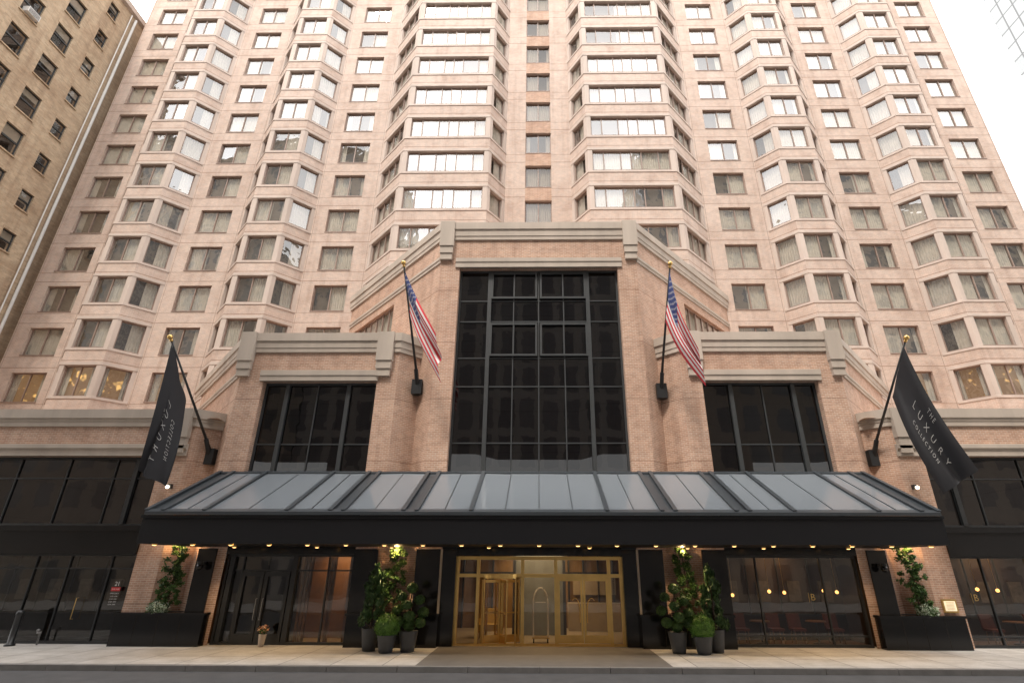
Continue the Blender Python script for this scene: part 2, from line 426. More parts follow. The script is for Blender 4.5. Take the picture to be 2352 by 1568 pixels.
for half,src in ((0,segsL),(1,segsR)):
    for g in ('bay1','bay2','big'):
        ss=[s for s in src if s[4]==g]
        org=V((ss[1][0][0]+ss[1][1][0],ss[1][0][1]*2,0))/2
        hh=1.65 if g=='big' else WH
        for k in range(ss[0][5],rowsN):
            lit=(k==0); var=random.randint(0,3)
            key=(half,g[:3],lit,var)
            if key not in bprot:
                F,G,Cu=MB(),MB(),MB()
                for j,(p0,p1,uc,w,_,fr,pn) in enumerate(ss):
                    d=V((p1[0]-p0[0],p1[1]-p0[1],0)).normalized()
                    O=V((p0[0],p0[1],0))+d*(uc-w/2)-V((org.x,org.y,0))
                    window_geo(F,G,Cu,O,d,w,hh,pn,2 if lit else 1,curt='open' if lit else random.choice(['full','half','full','right']),gm=0 if j==1 else 1)
                me=[]
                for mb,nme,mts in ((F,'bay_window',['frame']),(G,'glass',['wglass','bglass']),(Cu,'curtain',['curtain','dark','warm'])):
                    o=mb.obj(nme,mts); me.append(o.data); bpy.data.objects.remove(o)
                bprot[key]=me
            me=bprot[key]; loc=(org.x,org.y,ZR+FH*k-hh/2)
            wo=place('bay_window',me[0],hotel,loc)
            place('glass',me[1],wo,loc); place('curtain',me[2],wo,loc)
# ---- portals
DF=21.3
def mp(path,sx): return path if sx<0 else [(-x,y) for x,y in path][::-1]
def cornice(mb,path,zt,h=.95):
    z=zt
    sweep(mb,path,[(-.05,z-h),(.08,z-h+.02),(.08,z-h+.2),(.11,z-h+.22),(.11,z-.40),(.17,z-.37),(.17,z),(-.3,z)],0)
def lowband(mb,path,z0,z1):
    sweep(mb,path,[(-.05,z0),(.06,z0+.01),(.06,z0+.14),(.10,z0+.18),(.10,z1),(-.05,z1)],0)
PC=[(-11.6,28.95),(-4.6,DF),(4.6,DF),(11.6,28.95)]
pb=MB(); st=MB()
wall(pb,PC[0],PC[1],0,18,[(.8,5.9,13.4,15.3)],rec=.3)
wall(pb,PC[1],PC[2],3.2,18,[(.9,8.3,3.2,15.5)],rec=.5)
wall(pb,PC[2],PC[3],0,18,[(10.37-5.9,10.37-.8,13.4,15.3)],rec=.3)
pb.face([(x,y,17.55) for x,y in PC],0)
cornice(st,PC,17.95)
sweep(st,[(-3.9,DF),(3.9,DF)],[(-.05,15.5),(.08,15.5),(.08,15.72),(.12,15.78),(.12,15.98),(-.05,16.02)])
for sx in(-1,1):
    P=mp([(-11.4,28.75),(-4.6,DF)],sx)
    lowband(st,P,15.75,16.05)
def capblock(mb,x0,x1,zt,h,y=DF):
    mb.box(x0,x1,y-.26,y+.2,zt-h*.66,zt+.02)
    mb.box(x0+.03,x1-.03,y-.21,y+.2,zt-h*.84,zt-h*.66)
    mb.box(x0+.06,x1-.06,y-.16,y+.2,zt-h,zt-h*.84)
for sx in (-1,1):
    a,b=sorted((sx*4.7,sx*4.03)); capblock(st,a,b,17.95,2.05)
for sx in(-1,1):
    PS=mp([(-19.8,28.95),(-12.9,DF),(-6.1,DF),(-5.31,22.09)],sx)
    for a,b in zip(PS,PS[1:]):
        if abs(a[1]-b[1])<.01:
            wall(pb,a,b,3.2,12.1,[(.85 if sx>0 else 1.05,6.8-(1.05 if sx>0 else .85),3.2,9.9)],rec=.5)
        else: wall(pb,a,b,0,12.1)
    pb.face([(x,y,11.7) for x,y in PS]+[(sx*5.3,28.9,11.7)],0)
    cornice(st,PS,12.1,.9)
    xa,xb=sorted((sx*12.0,sx*6.9))
    sweep(st,[(xa,DF),(xb,DF)],[(-.05,9.9),(.08,9.9),(.08,10.08),(.12,10.14),(.12,10.36),(-.05,10.4)])
    q=mp([(-19.6,28.73),(-12.9,DF)],sx); lowband(st,q,10.1,10.38)
    for c0,c1 in ((-13.1,-12.45),(-7.05,-6.35)):
        a,b=sorted((sx*abs(c0),sx*abs(c1))); capblock(st,a,b,12.1,2.0)
    PP=mp([(-34,DF),(-14.3,DF),(-13.56,22.04)],sx)
    Lp=19.7
    for a,b in zip(PP,PP[1:]):
        if abs(a[1]-b[1])<.01:
            h=(0,Lp-1.05,3.9,6.7) if sx<0 else (1.05,Lp,3.9,6.7)
            wall(pb,a,b,3.9,8.6,[h],rec=.4)
        else: wall(pb,a,b,0,8.6)
    a,b=sorted((sx*15.25,sx*14.3)); wall(pb,(a,DF),(b,DF),0,3.9)
    o=sx*15.25
    wall(pb,*(((o,DF+.6),(o,DF)) if sx<0 else ((o,DF),(o,DF+.6))),0,3.9)
    cornice(st,PP,8.62,.72)
    xa,xb=sorted((sx*34,sx*14.35))
    sweep(st,[(xa,DF),(xb,DF)],[(-.05,6.7),(.08,6.7),(.08,6.92),(.16,7.0),(.16,7.15),(-.05,7.2)])
    xa,xb=sorted((sx*34,sx*13.5))
    pb.face([(xa,DF+.1,8.3),(xb,DF+.1,8.3),(xb,28.9,8.3),(xa,28.9,8.3)],0)
    a,b=sorted((sx*15.0,sx*14.4)); capblock(st,a,b,8.62,1.8)
pb.obj('entrance_portal',['pbrick'],hotel)
st.obj('stone_cornice',['stone'],hotel)
for sx in(-1,1):
    P=mp([PC[0],PC[1]],sx); p0,p1=V((*P[0],0)),V((*P[1],0)); d=(p1-p0).normalized(); u0=.8 if sx<0 else 10.37-5.9
    F,G,Cu=MB(),MB(),MB(); O=p0+d*u0+V((0,0,13.4))
    window_geo(F,G,Cu,V((0,0,0)),d,5.1,1.9,(1,)*7,1,curt='full')
    wo=F.obj('strip_window',['frame'],hotel,O); G.obj('glass',['wglass'],wo,O); Cu.obj('curtain',['curtain','dark'],wo,O)
def glazing(name,x0,x1,z0,z1,y,vt,hz,gm,fm,thick=(),parent=hotel,fw=.05,extra=None):
    F,G=MB(),MB()
    F.box(x0,x1,y-.06,y+.08,z0,z0+.09);F.box(x0,x1,y-.06,y+.08,z1-.09,z1)
    F.box(x0,x0+.09,y-.058,y+.078,z0+.09,z1-.09);F.box(x1-.09,x1,y-.058,y+.078,z0+.09,z1-.09)
    for v in vt:
        if isinstance(v,tuple): F.box(v[0]-fw/2,v[0]+fw/2,y-.045,y+.06,v[1],v[2])
        else: F.box(v-fw/2,v+fw/2,y-.045,y+.06,z0+.09,z1-.09)
    for v in thick: F.box(v-.085,v+.085,y-.12,y+.07,z0+.09,z1-.09)
    for h in hz: F.box(x0+.09,x1-.09,y-.04,y+.055,h-fw/2,h+fw/2)
    if extra: extra(F)
    xs=sorted([x0]+[v if not isinstance(v,tuple) else v[0] for v in list(vt)]+list(thick)+[x1]); zs=sorted([z0,*hz,z1])
    for a,b in zip(xs,xs[1:]):
        if b-a<.01: continue
        for c,e in zip(zs,zs[1:]):
            r=[random.uniform(-.004,.004) for _ in range(3)]; r.append(r[0]-r[1]+r[2])
            G.face([(a,y+.01+r[0],c),(b,y+.01+r[1],c),(b,y+.01+r[2],e),(a,y+.01+r[3],e)])
    o=F.obj(name,[fm],parent); G.obj('glass',[gm],o)
    return o
def cext(F):
    for (za,zb) in ((14.0,15.38),(11.15,12.75)):
        for xa,xb in((-2.2,-.06),(.06,2.2)):
            y=21.62
            F.box(xa,xb,y-.09,y-.0,za,za+.09);F.box(xa,xb,y-.09,y-.0,zb-.09,zb)
            F.box(xa,xa+.09,y-.088,y,za+.09,zb-.09);F.box(xb-.09,xb,y-.088,y,za+.09,zb-.09)
            F.box((xa+xb)/2-.03,(xa+xb)/2+.03,y-.085,y,za+.09,zb-.09)
glazing('portal_window',-3.7,3.7,3.2,15.5,21.66,[0,-1.15,1.15],[13.9,12.85,11.07,9.75,7.3,5.6],'dglass','gframe',thick=(-2.27,2.27),extra=cext)
for sx in(-1,1):
    xs=sorted((sx*11.85,sx*6.95))
    glazing('portal_window',xs[0],xs[1],3.2,9.9,21.66,[sx*9.55],[7.25,5.6],'dglass','gframe',thick=tuple(sorted((sx*10.85,sx*8.2))))
    xs=sorted((sx*34,sx*15.3))
    xv=[sx*(15.3+q) for q in (2.0,3.95,6.0,8.0,10,12,14)]
    glazing('upper_shop_window',xs[0],xs[1],4.02,6.7,21.62,xv,[5.85],'dglass','bframe',thick=(sx*16.4,))
gr=MB()
for sx in(-1,1):
    def bx(a,b,*r):
        lo,hi=sorted((sx*a,sx*b)); gr.box(lo,hi,*r)
    bx(34,15.25,21.22,21.7,3.0,4.02)
    bx(34,15.25,21.16,21.22,3.82,4.0)
    bx(12.9,12.2,21.24,21.5,0,3.2)
    bx(6.97,6.08,21.24,21.5,0,3.2)
    bx(4.62,3.1,21.24,21.6,0,3.2)
    bx(11.85,6.95,21.3,21.6,3.02,3.28)
    bx(3.1,0,21.3,21.6,2.98,3.28)
gr.obj('black_granite_cladding',['granite'],hotel)
for sx in(-1,1):
    bs=MB(); a,b=sorted((sx*12.2,sx*11.85)); wall(bs,(a,DF),(b,DF),0,3.2)
    bs.obj('brick_reveal',['pbrick'],hotel)
    bs=MB(); a,b=sorted((sx*3.62,sx*3.70)); bs.box(a,b,21.2,21.238,1.06,3.2); bs.obj('stone_edge_strip',['stone'],hotel)
for sx in(-1,1):
    for (a,b) in ((15.15 if sx<0 else 14.9,11.95),(6.85,3.6)):
        mb=MB(); lo,hi=sorted((sx*a,sx*b))
        mb.box(lo,hi,20.88,21.235,0,.98); mb.box(lo-.04,hi+.04,20.84,21.237,.98,1.06)
        na,nb=(14.35,12.95) if a>10 else (6.05,4.65)
        l2,h2=sorted((sx*na,sx*nb)); mb.box(l2,h2,21.236,21.7,0,1.04); mb.box(l2+.05,h2-.05,21.26,21.6,1.04,1.07,1)
        for j in range(1,4):
            x=lo+(hi-lo)*j/4; mb.box(x-.004,x+.004,20.874,20.9,0,.98,1)
        mb.obj('planter_base',['granite','soil'],hotel)
glazing('shopfront',-11.85,-6.95,0,3.02,21.52,[-11.2,(-10.3,0,2.45),-9.3,-7.95],[2.45],'sglass','bframe',thick=(-11.6,-9.2))
glazing('shopfront',6.95,11.85,0,3.02,21.52,[8.1,10.5],[.35],'sglass','bframe')
glazing('shopfront',15.3,34,0,3.02,21.55,[16.5,18.2,19.9,21.6,24],[.35],'sglass','bframe')
glazing('shopfront',-34,-15.3,0,3.02,21.55,[-16.3,-17.9,-19.2,-22,-25],[2.5],'sglass','bframe')
def handle(x,z0,z1,y=21.36,mat='brass',parent=hotel,name='door_handle'):
    mb=MB(); mb.tube([(x,y+.1,z0),(x,y,z0),(x,y,z1),(x,y+.1,z1)],.015,6); return mb.obj(name,[mat],parent)
for x in(-10.42,-10.18): handle(x,.8,1.5,mat='steel')
for x in(-17.1,): handle(x,.8,1.5)
for a,b in((-11.15,-10.33),(-10.27,-9.35)):
    mb=MB(); y=21.44
    mb.box(a,a+.11,y,y+.05,.05,2.4);mb.box(b-.11,b,y,y+.05,.05,2.4);mb.box(a+.11,b-.11,y,y+.05,.05,.35);mb.box(a+.11,b-.11,y,y+.05,2.25,2.4)
    mb.obj('shop_door',['bframe'],hotel)
bd=MB(); gl=MB(); y=21.52
for x in(-3.05,-2.28,-.62,.62,2.6,3.05): bd.box(x-.06,x+.06,y-.08,y+.08,0,2.95)
for z in(2.9,2.3): bd.box(-3.05,3.05,y-.07,y+.07,z-.06,z+.06)
bd.box(-3.05,3.05,y-.071,y+.071,0,.08)
for a,b in((-3.05,-2.28),(-.62,.62),(2.6,3.05)): gl.face([(a,y,0),(b,y,0),(b,y,2.3),(a,y,2.3)])
gl.face([(-3.05,y,2.3),(3.05,y,2.3),(3.05,y,2.9),(-3.05,y,2.9)])
ent=bd.obj('entrance_frame',['brass'],hotel); gl.obj('glass',['lglass'],ent)
for (a,b,hs) in ((.68,1.6,1),(1.62,2.54,-1)):
    mb=MB(); g=MB(); yy=21.5
    mb.box(a,a+.08,yy-.03,yy+.03,.1,2.24);mb.box(b-.08,b,yy-.03,yy+.03,.1,2.24);mb.box(a+.08,b-.08,yy-.03,yy+.03,.1,.35);mb.box(a+.08,b-.08,yy-.03,yy+.03,2.12,2.24)
    g.face([(a,yy,.1),(b,yy,.1),(b,yy,2.2),(a,yy,2.2)])
    d=mb.obj('entrance_door',['brass'],hotel); g.obj('glass',['lglass'],d)
    h=MB(); xc=b-.12 if hs>0 else a+.12; x2=xc-hs*.34
    h.tube([(xc,yy-.1,.75)]+[(xc+(x2-xc)*(.5-.5*math.cos(t)),yy-.12,1.15+.4*math.sin(t)) for t in [math.pi*i/10 for i in range(8)]],.02,6)
    h.obj('door_handle',['brass'],d)
rv=MB(); rg=MB(); cx,cy,R=-1.45,22.05,.82
for i in range(17):
    a=math.pi*2*i/16
    if i%4==0: rv.tube([(cx+R*math.cos(a+.785),cy+R*math.sin(a+.785),0),(cx+R*math.cos(a+.785),cy+R*math.sin(a+.785),2.3)],.04,6)
rv.lathe((cx,cy,2.2),[(R+.03,0),(R+.03,.14),(R-.08,.14),(R-.08,0),(R+.03,0)],32)
rv.tube([(cx,cy,0),(cx,cy,2.3)],.04,8)
for a in(.35,.35+math.pi/2,.35+math.pi,.35+1.5*math.pi):
    c,s=math.cos(a),math.sin(a)
    def P(u,y_,z,c=c,s=s): return (cx+c*u-s*y_,cy+s*u+c*y_,z)
    rv.box(.04,.75,-.02,.02,.05,.3,0,P); rv.box(.04,.75,-.02,.02,2.05,2.15,0,P); rv.box(.67,.75,-.02,.02,.3,2.05,0,P); rv.box(.04,.1,-.02,.02,.3,2.05,0,P)
    rv.box(.1,.68,-.05,-.03,1.0,1.05,0,P)
    rg.face([P(.05,0,.1),P(.74,0,.1),P(.74,0,2.1),P(.05,0,2.1)])
for s0 in(math.pi*.75,-math.pi*.25):
    for i in range(6):
        a,b=s0+i*math.pi/12,s0+(i+1)*math.pi/12
        rg.face([(cx+R*math.cos(a),cy+R*math.sin(a),0),(cx+R*math.cos(b),cy+R*math.sin(b),0),(cx+R*math.cos(b),cy+R*math.sin(b),2.2),(cx+R*math.cos(a),cy+R*math.sin(a),2.2)])
ro=rv.obj('revolving_door',['brass'],hotel); rg.obj('glass',['lglass'],ro)
def room(name,x0,x1,yb,wallm,floorm,zt=3.18,lamps=(),ext=None):
    mb=MB(); y0=21.75
    mb.face([(x0,y0,.01),(x1,y0,.01),(x1,yb,.01),(x0,yb,.01)],1)
    mb.face([(x0,y0,zt),(x1,y0,zt),(x1,yb,zt),(x0,yb,zt)],0)
    mb.face([(x0,yb,0),(x1,yb,0),(x1,yb,zt),(x0,yb,zt)],0)
    for x in(x0,x1): mb.face([(x,y0,0),(x,yb,0),(x,yb,zt),(x,y0,zt)],0)
    for x,y_ in lamps: mb.lathe((x,y_,zt-.03),[(.001,0),(.07,0)],10,2)
    if ext: ext(mb)
    return mb.obj(name,[wallm,floorm,'lamp','greyp','bframe','marble','pict'],hotel)
random.seed(3)
def lobext(mb):
    mb.box(-1.0,1.0,24.6,24.7,.02,3.15,3)
    for x in(-3.6,-2.9,-2.2,1.4,2.1,2.8,3.5): mb.box(x-.04,x+.04,27.3,27.45,.02,3.1,4)
    mb.box(1.3,3.9,26.2,27.2,.02,1.1,5)
    mb.box(-4.4,4.4,27.35,27.46,2.3,2.38,4)
    mb.box(1.6,3.6,27.3,27.4,1.4,2.2,5)
    for x in(-1.06,1.06): mb.box(x-.06,x+.06,24.5,24.8,.02,3.15,4)
room('lobby_interior',-4.5,4.5,27.5,'cream','marble',lamps=[(x,y_) for x in(-3,-1.8,-.6,.6,1.8,3) for y_ in(22.6,24,25.5)],ext=lobext)
def loext(mb):
    mb.box(-12.0,-9.2,22.3,22.36,.02,3.15,4)  # black partition added behind the shop doors to make their glass look dark
    mb.box(-9.2,-9.14,21.8,22.36,.02,3.15,4)
room('lounge_interior',-12.1,-6.6,23.45,'wood','marble',lamps=[(-8.5,22.6),(-7.4,22.6)],ext=loext)
def rext(x0,x1):
    def f(mb):
        x=x0+.4
        while x<x1-.5:
            mb.box(x,x+.03,23.3,23.4,.9,3.0,4); mb.box(x+.35,x+.85,23.34,23.42,1.35,2.1,6); x+=1.25
        mb.box(x0,x1,23.3,23.41,.85,.93,4)
    return f
room('restaurant_interior',6.6,12.1,23.45,'rwood','wood',ext=rext(6.7,12))
room('restaurant_interior',14.9,33.9,23.5,'rwood','wood',ext=rext(15.5,24))
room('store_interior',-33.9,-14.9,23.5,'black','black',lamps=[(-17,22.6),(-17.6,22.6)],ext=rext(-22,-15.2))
def arealight(loc,e,sx=3,c=(1,.72,.4),rot=(0,0,0)):
    L=bpy.data.lights.new('ceiling_light','AREA'); L.energy=e; L.size=sx; L.color=c
    o=bpy.data.objects.new('ceiling_light',L); COL.objects.link(o); o.rotation_euler=rot
    o.parent=hotel; o.location=V(loc)-W[hotel]; return o
arealight((0,25.4,3.1),170,3.4); arealight((0,22.9,3.1),50,2); arealight((-8,22.6,3.1),50,1.4,(1,.62,.28)); arealight((9.5,22.6,3.1),36,1.4,(1,.6,.26)); arealight((18,22.6,3.1),45,1.4,(1,.6,.26))
mb=MB()
def drape(mb,x0,x1,y,z0,z1,m=0):
    n=int((x1-x0)/.06); pr=None
    for k in range(n+1):
        x=x0+(x1-x0)*k/n; yy=y+(.03 if k%2 else -.03)
        c=((x,yy,z0),(x,yy,z1))
        if pr: mb.face([pr[0],c[0],c[1],pr[1]],m)
        pr=c
drape(mb,-9.1,-8.7,22,0,3);drape(mb,-8.1,-7.8,22,0,3);drape(mb,-7.3,-6.9,22,0,3);
mb.obj('drapes',['wood'],hotel)
def chair(loc,n):
    e=empty('dining_chair',loc,'oxblood leather dining chair behind restaurant window','chair','chairs in the restaurant')
    mb=MB(); mb.box(-.24,.24,-.22,.22,.42,.5); mb.obj('seat',['rleather'],e,loc)
    mb=MB(); mb.box(-.24,.24,.18,.26,.5,.98,0,lambda x,y,z:(x,y+(z-.5)*.15,z)); mb.obj('backrest',['rleather'],e,loc)
    for x in(-.2,.2):
        for y_ in(-.18,.18):
            mb=MB(); mb.tube([(x,y_,0),(x*.9,y_*.9,.43)],.02,6); mb.obj('leg',['wood'],e,loc)
for x in(7.6,8.9,9.7,11.1,17.0,18.7,19.5): chair((x,22.5,.01),0)
for x in(8.3,10.4,17.8):
    loc=(x,22.45,.01); e=empty('dining_table',loc,'small round dark table behind restaurant window','table','tables in the restaurant')
    mb=MB(); mb.lathe((0,0,0),[(.001,.76),(.36,.76),(.36,.72),(.001,.72)],20); mb.obj('table_top',['wood'],e,loc)
    mb=MB(); mb.lathe((0,0,0),[(.22,0),(.22,.02),(.03,.05),(.03,.72)],14); mb.obj('table_base',['bframe'],e,loc)
# ---- canopy
can=empty('canopy',(0,19.5,3.25),parent=hotel)
cf=MB(); X0=12.85
cf.box(-X0,X0,17.75,17.88,3.25,4.1)
cf.box(-X0-.03,X0+.03,17.70,17.749,4.02,4.12)
for sx in(-1,1):
    a,b=sorted((sx*X0,sx*(X0-.12))); cf.box(a,b,17.88,21.2,3.25,4.1)
cf.box(-X0+.12,X0-.12,17.88,21.2,3.27,3.36)
cf.obj('fascia',['fascia'],can)
def cz(y): return 4.17+(y-17.8)*(5.95-4.17)/3.5
gl=MB(); ry=[12.78,12.25,10.9,8.2,6.78,6.36,4.4,3.97,2.2]
xs=sorted([-x for x in ry]+ry)
def slab(mb,x0,x1,y0,y1,o0,o1,m=0):
    mb.box(x0,x1,y0,y1,o0,o1,m,lambda x,y,z:(x,y,cz(y)+z))
for x in xs:
    mb=MB(); slab(mb,x-.05,x+.05,17.72,21.28,.0,.15); slab(mb,x-.07,x+.07,17.70,21.28,.15,.175); mb.obj('rafter',['canmetal'],can)
tb=MB()
for a,b in zip(xs,xs[1:]):
    if b-a<.6: slab(tb,a,b,17.8,21.28,.02,.06); continue
    n=2 if b-a<3 else 4
    for j in range(n):
        a2=a+(b-a)*j/n; b2=a+(b-a)*(j+1)/n; r=random.uniform(-.012,.012)
        gl.face([(a2,17.8,cz(17.8)+.08+r),(b2,17.8,cz(17.8)+.08-r),(b2,21.28,cz(21.28)+.08-r),(a2,21.28,cz(21.28)+.08+r)])
        if j: slab(tb,a2-.012,a2+.012,17.8,21.28,.06,.10)
slab(tb,-12.78,12.78,17.66,17.86,.02,.12); slab(tb,-12.78,12.78,21.18,21.32,.0,.14)
for z,yv in((3.75,18.6),(3.95,19.8)): tb.tube([(-12.6,yv,z),(12.6,yv,z)],.05,6)
tb.obj('glazing_bar',['canmetal'],can)
gl.obj('glass_panel',['cglass'],can)
dx=[-12.45+1.245*i for i in range(21)]
def dl(x,y_):
    mb=MB(); mb.lathe((0,0,0),[(.001,-.055),(.045,-.05),(.065,-.035)],12,1); mb.lathe((0,0,0),[(.065,-.035),(.085,-.035),(.085,.03)],12,0)
    mb.obj('downlight',['brass','lamp'],can,(x,y_,3.25))
for x in dx: dl(x,18.05)
for x in [-11,-8,-5.3,-1.8,1.8,5.3,8,11]:
    dl(x,20.2)
    L=bpy.data.lights.new('downlight_beam','SPOT'); L.energy=190; L.color=(1,.68,.36); L.spot_size=2.0; L.spot_blend=.8; L.shadow_soft_size=.08
    o=bpy.data.objects.new('downlight_beam',L); COL.objects.link(o); o.parent=can; o.location=V((x,20.2,3.15))-W[can]
for sx in(-1,1):
    for x in(13.5,5.3):
        L=bpy.data.lights.new('planter_light','POINT'); L.energy=48; L.color=(1,.58,.24); L.shadow_soft_size=.06
        o=bpy.data.objects.new('planter_light',L); COL.objects.link(o); o.parent=hotel; o.location=V((sx*x,20.95,3.15 if x<10 else 3.4))-W[hotel]
for sx in(-1,1):
    mb=MB(); mb.box(-.07,.07,0,.15,-.05,.12,0); mb.ball((0,-.08,.0),.07,8,1)
    mb.obj('wall_lamp',['bframe','lampw'],hotel,(sx*14.6,21.1,5.45))
    mb=MB(); mb.box(-.06,.06,0,.12,0,.1,0); mb.tube([(0,-.02,.05),(0,-.15,.02)],.03,6); mb.ball((0,-.18,-.08),.12,12,1); mb.tube([(0,-.18,0),(0,-.18,.1)],.1,10)
    mb.obj('dome_camera',['bframe','granite'],hotel,(sx*12.55,21.13,2.65))
mb=MB(); mb.box(-.26,.26,0,.05,-.22,.22,0); mb.box(-.20,.20,-.01,0,-.16,.16,1)
for j in range(6): mb.box(-.14,.14,-.014,-.01,.11-j*.045,.122-j*.045,0)
mb.obj('menu_plaque',['brass','plaq'],hotel,(14.75,21.24,1.35))
def textmesh(s,size=1.,align='CENTER',thin=0):
    cu=bpy.data.curves.new('t','FONT'); cu.body=s; cu.size=size; cu.align_x=align; cu.align_y='CENTER'; cu.resolution_u=3; cu.offset=-thin*size
    o=bpy.data.objects.new('t',cu); COL.objects.link(o); dg=bpy.context.evaluated_depsgraph_get(); dg.update()
    me=bpy.data.meshes.new_from_object(o.evaluated_get(dg)); bpy.data.objects.remove(o)
    bm=bmesh.new(); bm.from_mesh(me); bmesh.ops.triangulate(bm,faces=bm.faces[:])
    bmesh.ops.subdivide_edges(bm,edges=[e for e in bm.edges if e.calc_length()>size*.18],cuts=1)
    bmesh.ops.triangulate(bm,faces=bm.faces[:])
    bm.verts.index_update()
    vs=[v.co.copy() for v in bm.verts]; fs=[tuple(v.index for v in f.verts) for f in bm.faces]; bm.free(); return vs,fs
def addtext(mb,s,size,fn,m=0,align='CENTER',thin=0):
    vs,fs=textmesh(s,size,align,thin); i=len(mb.v); mb.v+=[tuple(fn(v.x,v.y)) for v in vs]
    for f in fs: mb.f.append(tuple(i+k for k in f)); mb.m.append(m)
for x in(10.0,15.9,18.4):
    mb=MB(); addtext(mb,'B',.32,lambda a,b:(a,0,b),thin=.008); mb.box(-.15,-.138,0,.005,-.16,.16)
    mb.obj('window_emblem',['brass'],hotel,(x,21.44,1.6))
mb=MB(); mb.box(-.17,.17,0,.02,-.02,.11,0); addtext(mb,'21',.2,lambda a,b:(a+.02,-.006,b+.22),1)
addtext(mb,'WINE SHOP',.055,lambda a,b:(a,-.006,b+.045),1); addtext(mb,'OPEN DAILY',.06,lambda a,b:(a,-.006,b-.1),1)
for j in range(4): addtext(mb,'10 AM - 8 PM',.05,lambda a,b,j=j:(a,-.006,b-.2-j*.09),1)
mb.obj('door_sign',['red','white'],hotel,(-15.8,21.44,1.75))
def copyseries(name,build,mats,locs,parent):
    first=None
    for l_ in locs:
        if first is None:
            mb=MB(); build(mb); first=mb.obj(name,mats,parent,l_)
        else: copyto(first,parent,l_)
copyseries('pendant_lamp',lambda mb:(mb.ball((0,0,0),.065,10,1),mb.tube([(0,0,.06),(0,0,1.4)],.008,5,0)),['brass','amber'],
   [(8.9,22.6,1.75),(9.6,22.9,1.7),(11.0,22.6,1.78),(11.7,23,1.72),(7.6,23,1.6),(16.9,22.6,1.85),(17.9,22.9,1.8),(19.3,22.6,1.85),(15.8,22.9,1.75)],hotel)
AL=(-2,23.9,.01)
ac=empty('armchair',AL,'mustard yellow upholstered armchair inside the hotel lobby','armchair')
mb=MB(); mb.box(-.4,.4,-.4,.35,.25,.48); mb.obj('seat',['leather'],ac,AL)
mb=MB(); mb.box(-.42,.42,.25,.42,.3,1.0,0,lambda x,y,z:(x,y+(z-.3)*.2,z)); mb.obj('backrest',['leather'],ac,AL)
for a,b in((-.5,-.4),(.4,.5)):
    mb=MB(); mb.box(a,b,-.38,.35,.2,.66); mb.obj('armrest',['leather'],ac,AL)
for x in(-.35,.35):
    for y_ in(-.3,.3):
        mb=MB(); mb.tube([(x,y_,0),(x,y_,.26)],.025,6); mb.obj('leg',['wood'],ac,AL)
LC=(.05,22.3,.01)
lc=empty('luggage_cart',LC,'brass birdcage luggage cart standing inside the lobby','luggage cart')
mb=MB()
for y_ in(-.25,.25): mb.tube([(-.28,y_,.2)]+[(-.28*math.cos(t),y_*(1-.9*math.sin(t)),1.3+.55*math.sin(t)) for t in [math.pi*i/12 for i in range(13)]]+[(.28,y_,.2)],.028,6)
mb.tube([(-.2,0,1.35),(.2,0,1.35)],.015,6)
mb.obj('cage_frame',['white'],lc,LC)
mb=MB(); mb.box(-.32,.32,-.28,.28,.17,.21); mb.obj('platform',['brass'],lc,LC)
for x in(-.26,.26):
    for y_ in(-.2,.2):
        mb=MB(); mb.tube([(-.02,0,0),(.02,0,0)],.08,12); mb.obj('wheel',['bframe'],lc,(LC[0]+x,LC[1]+y_,.09))
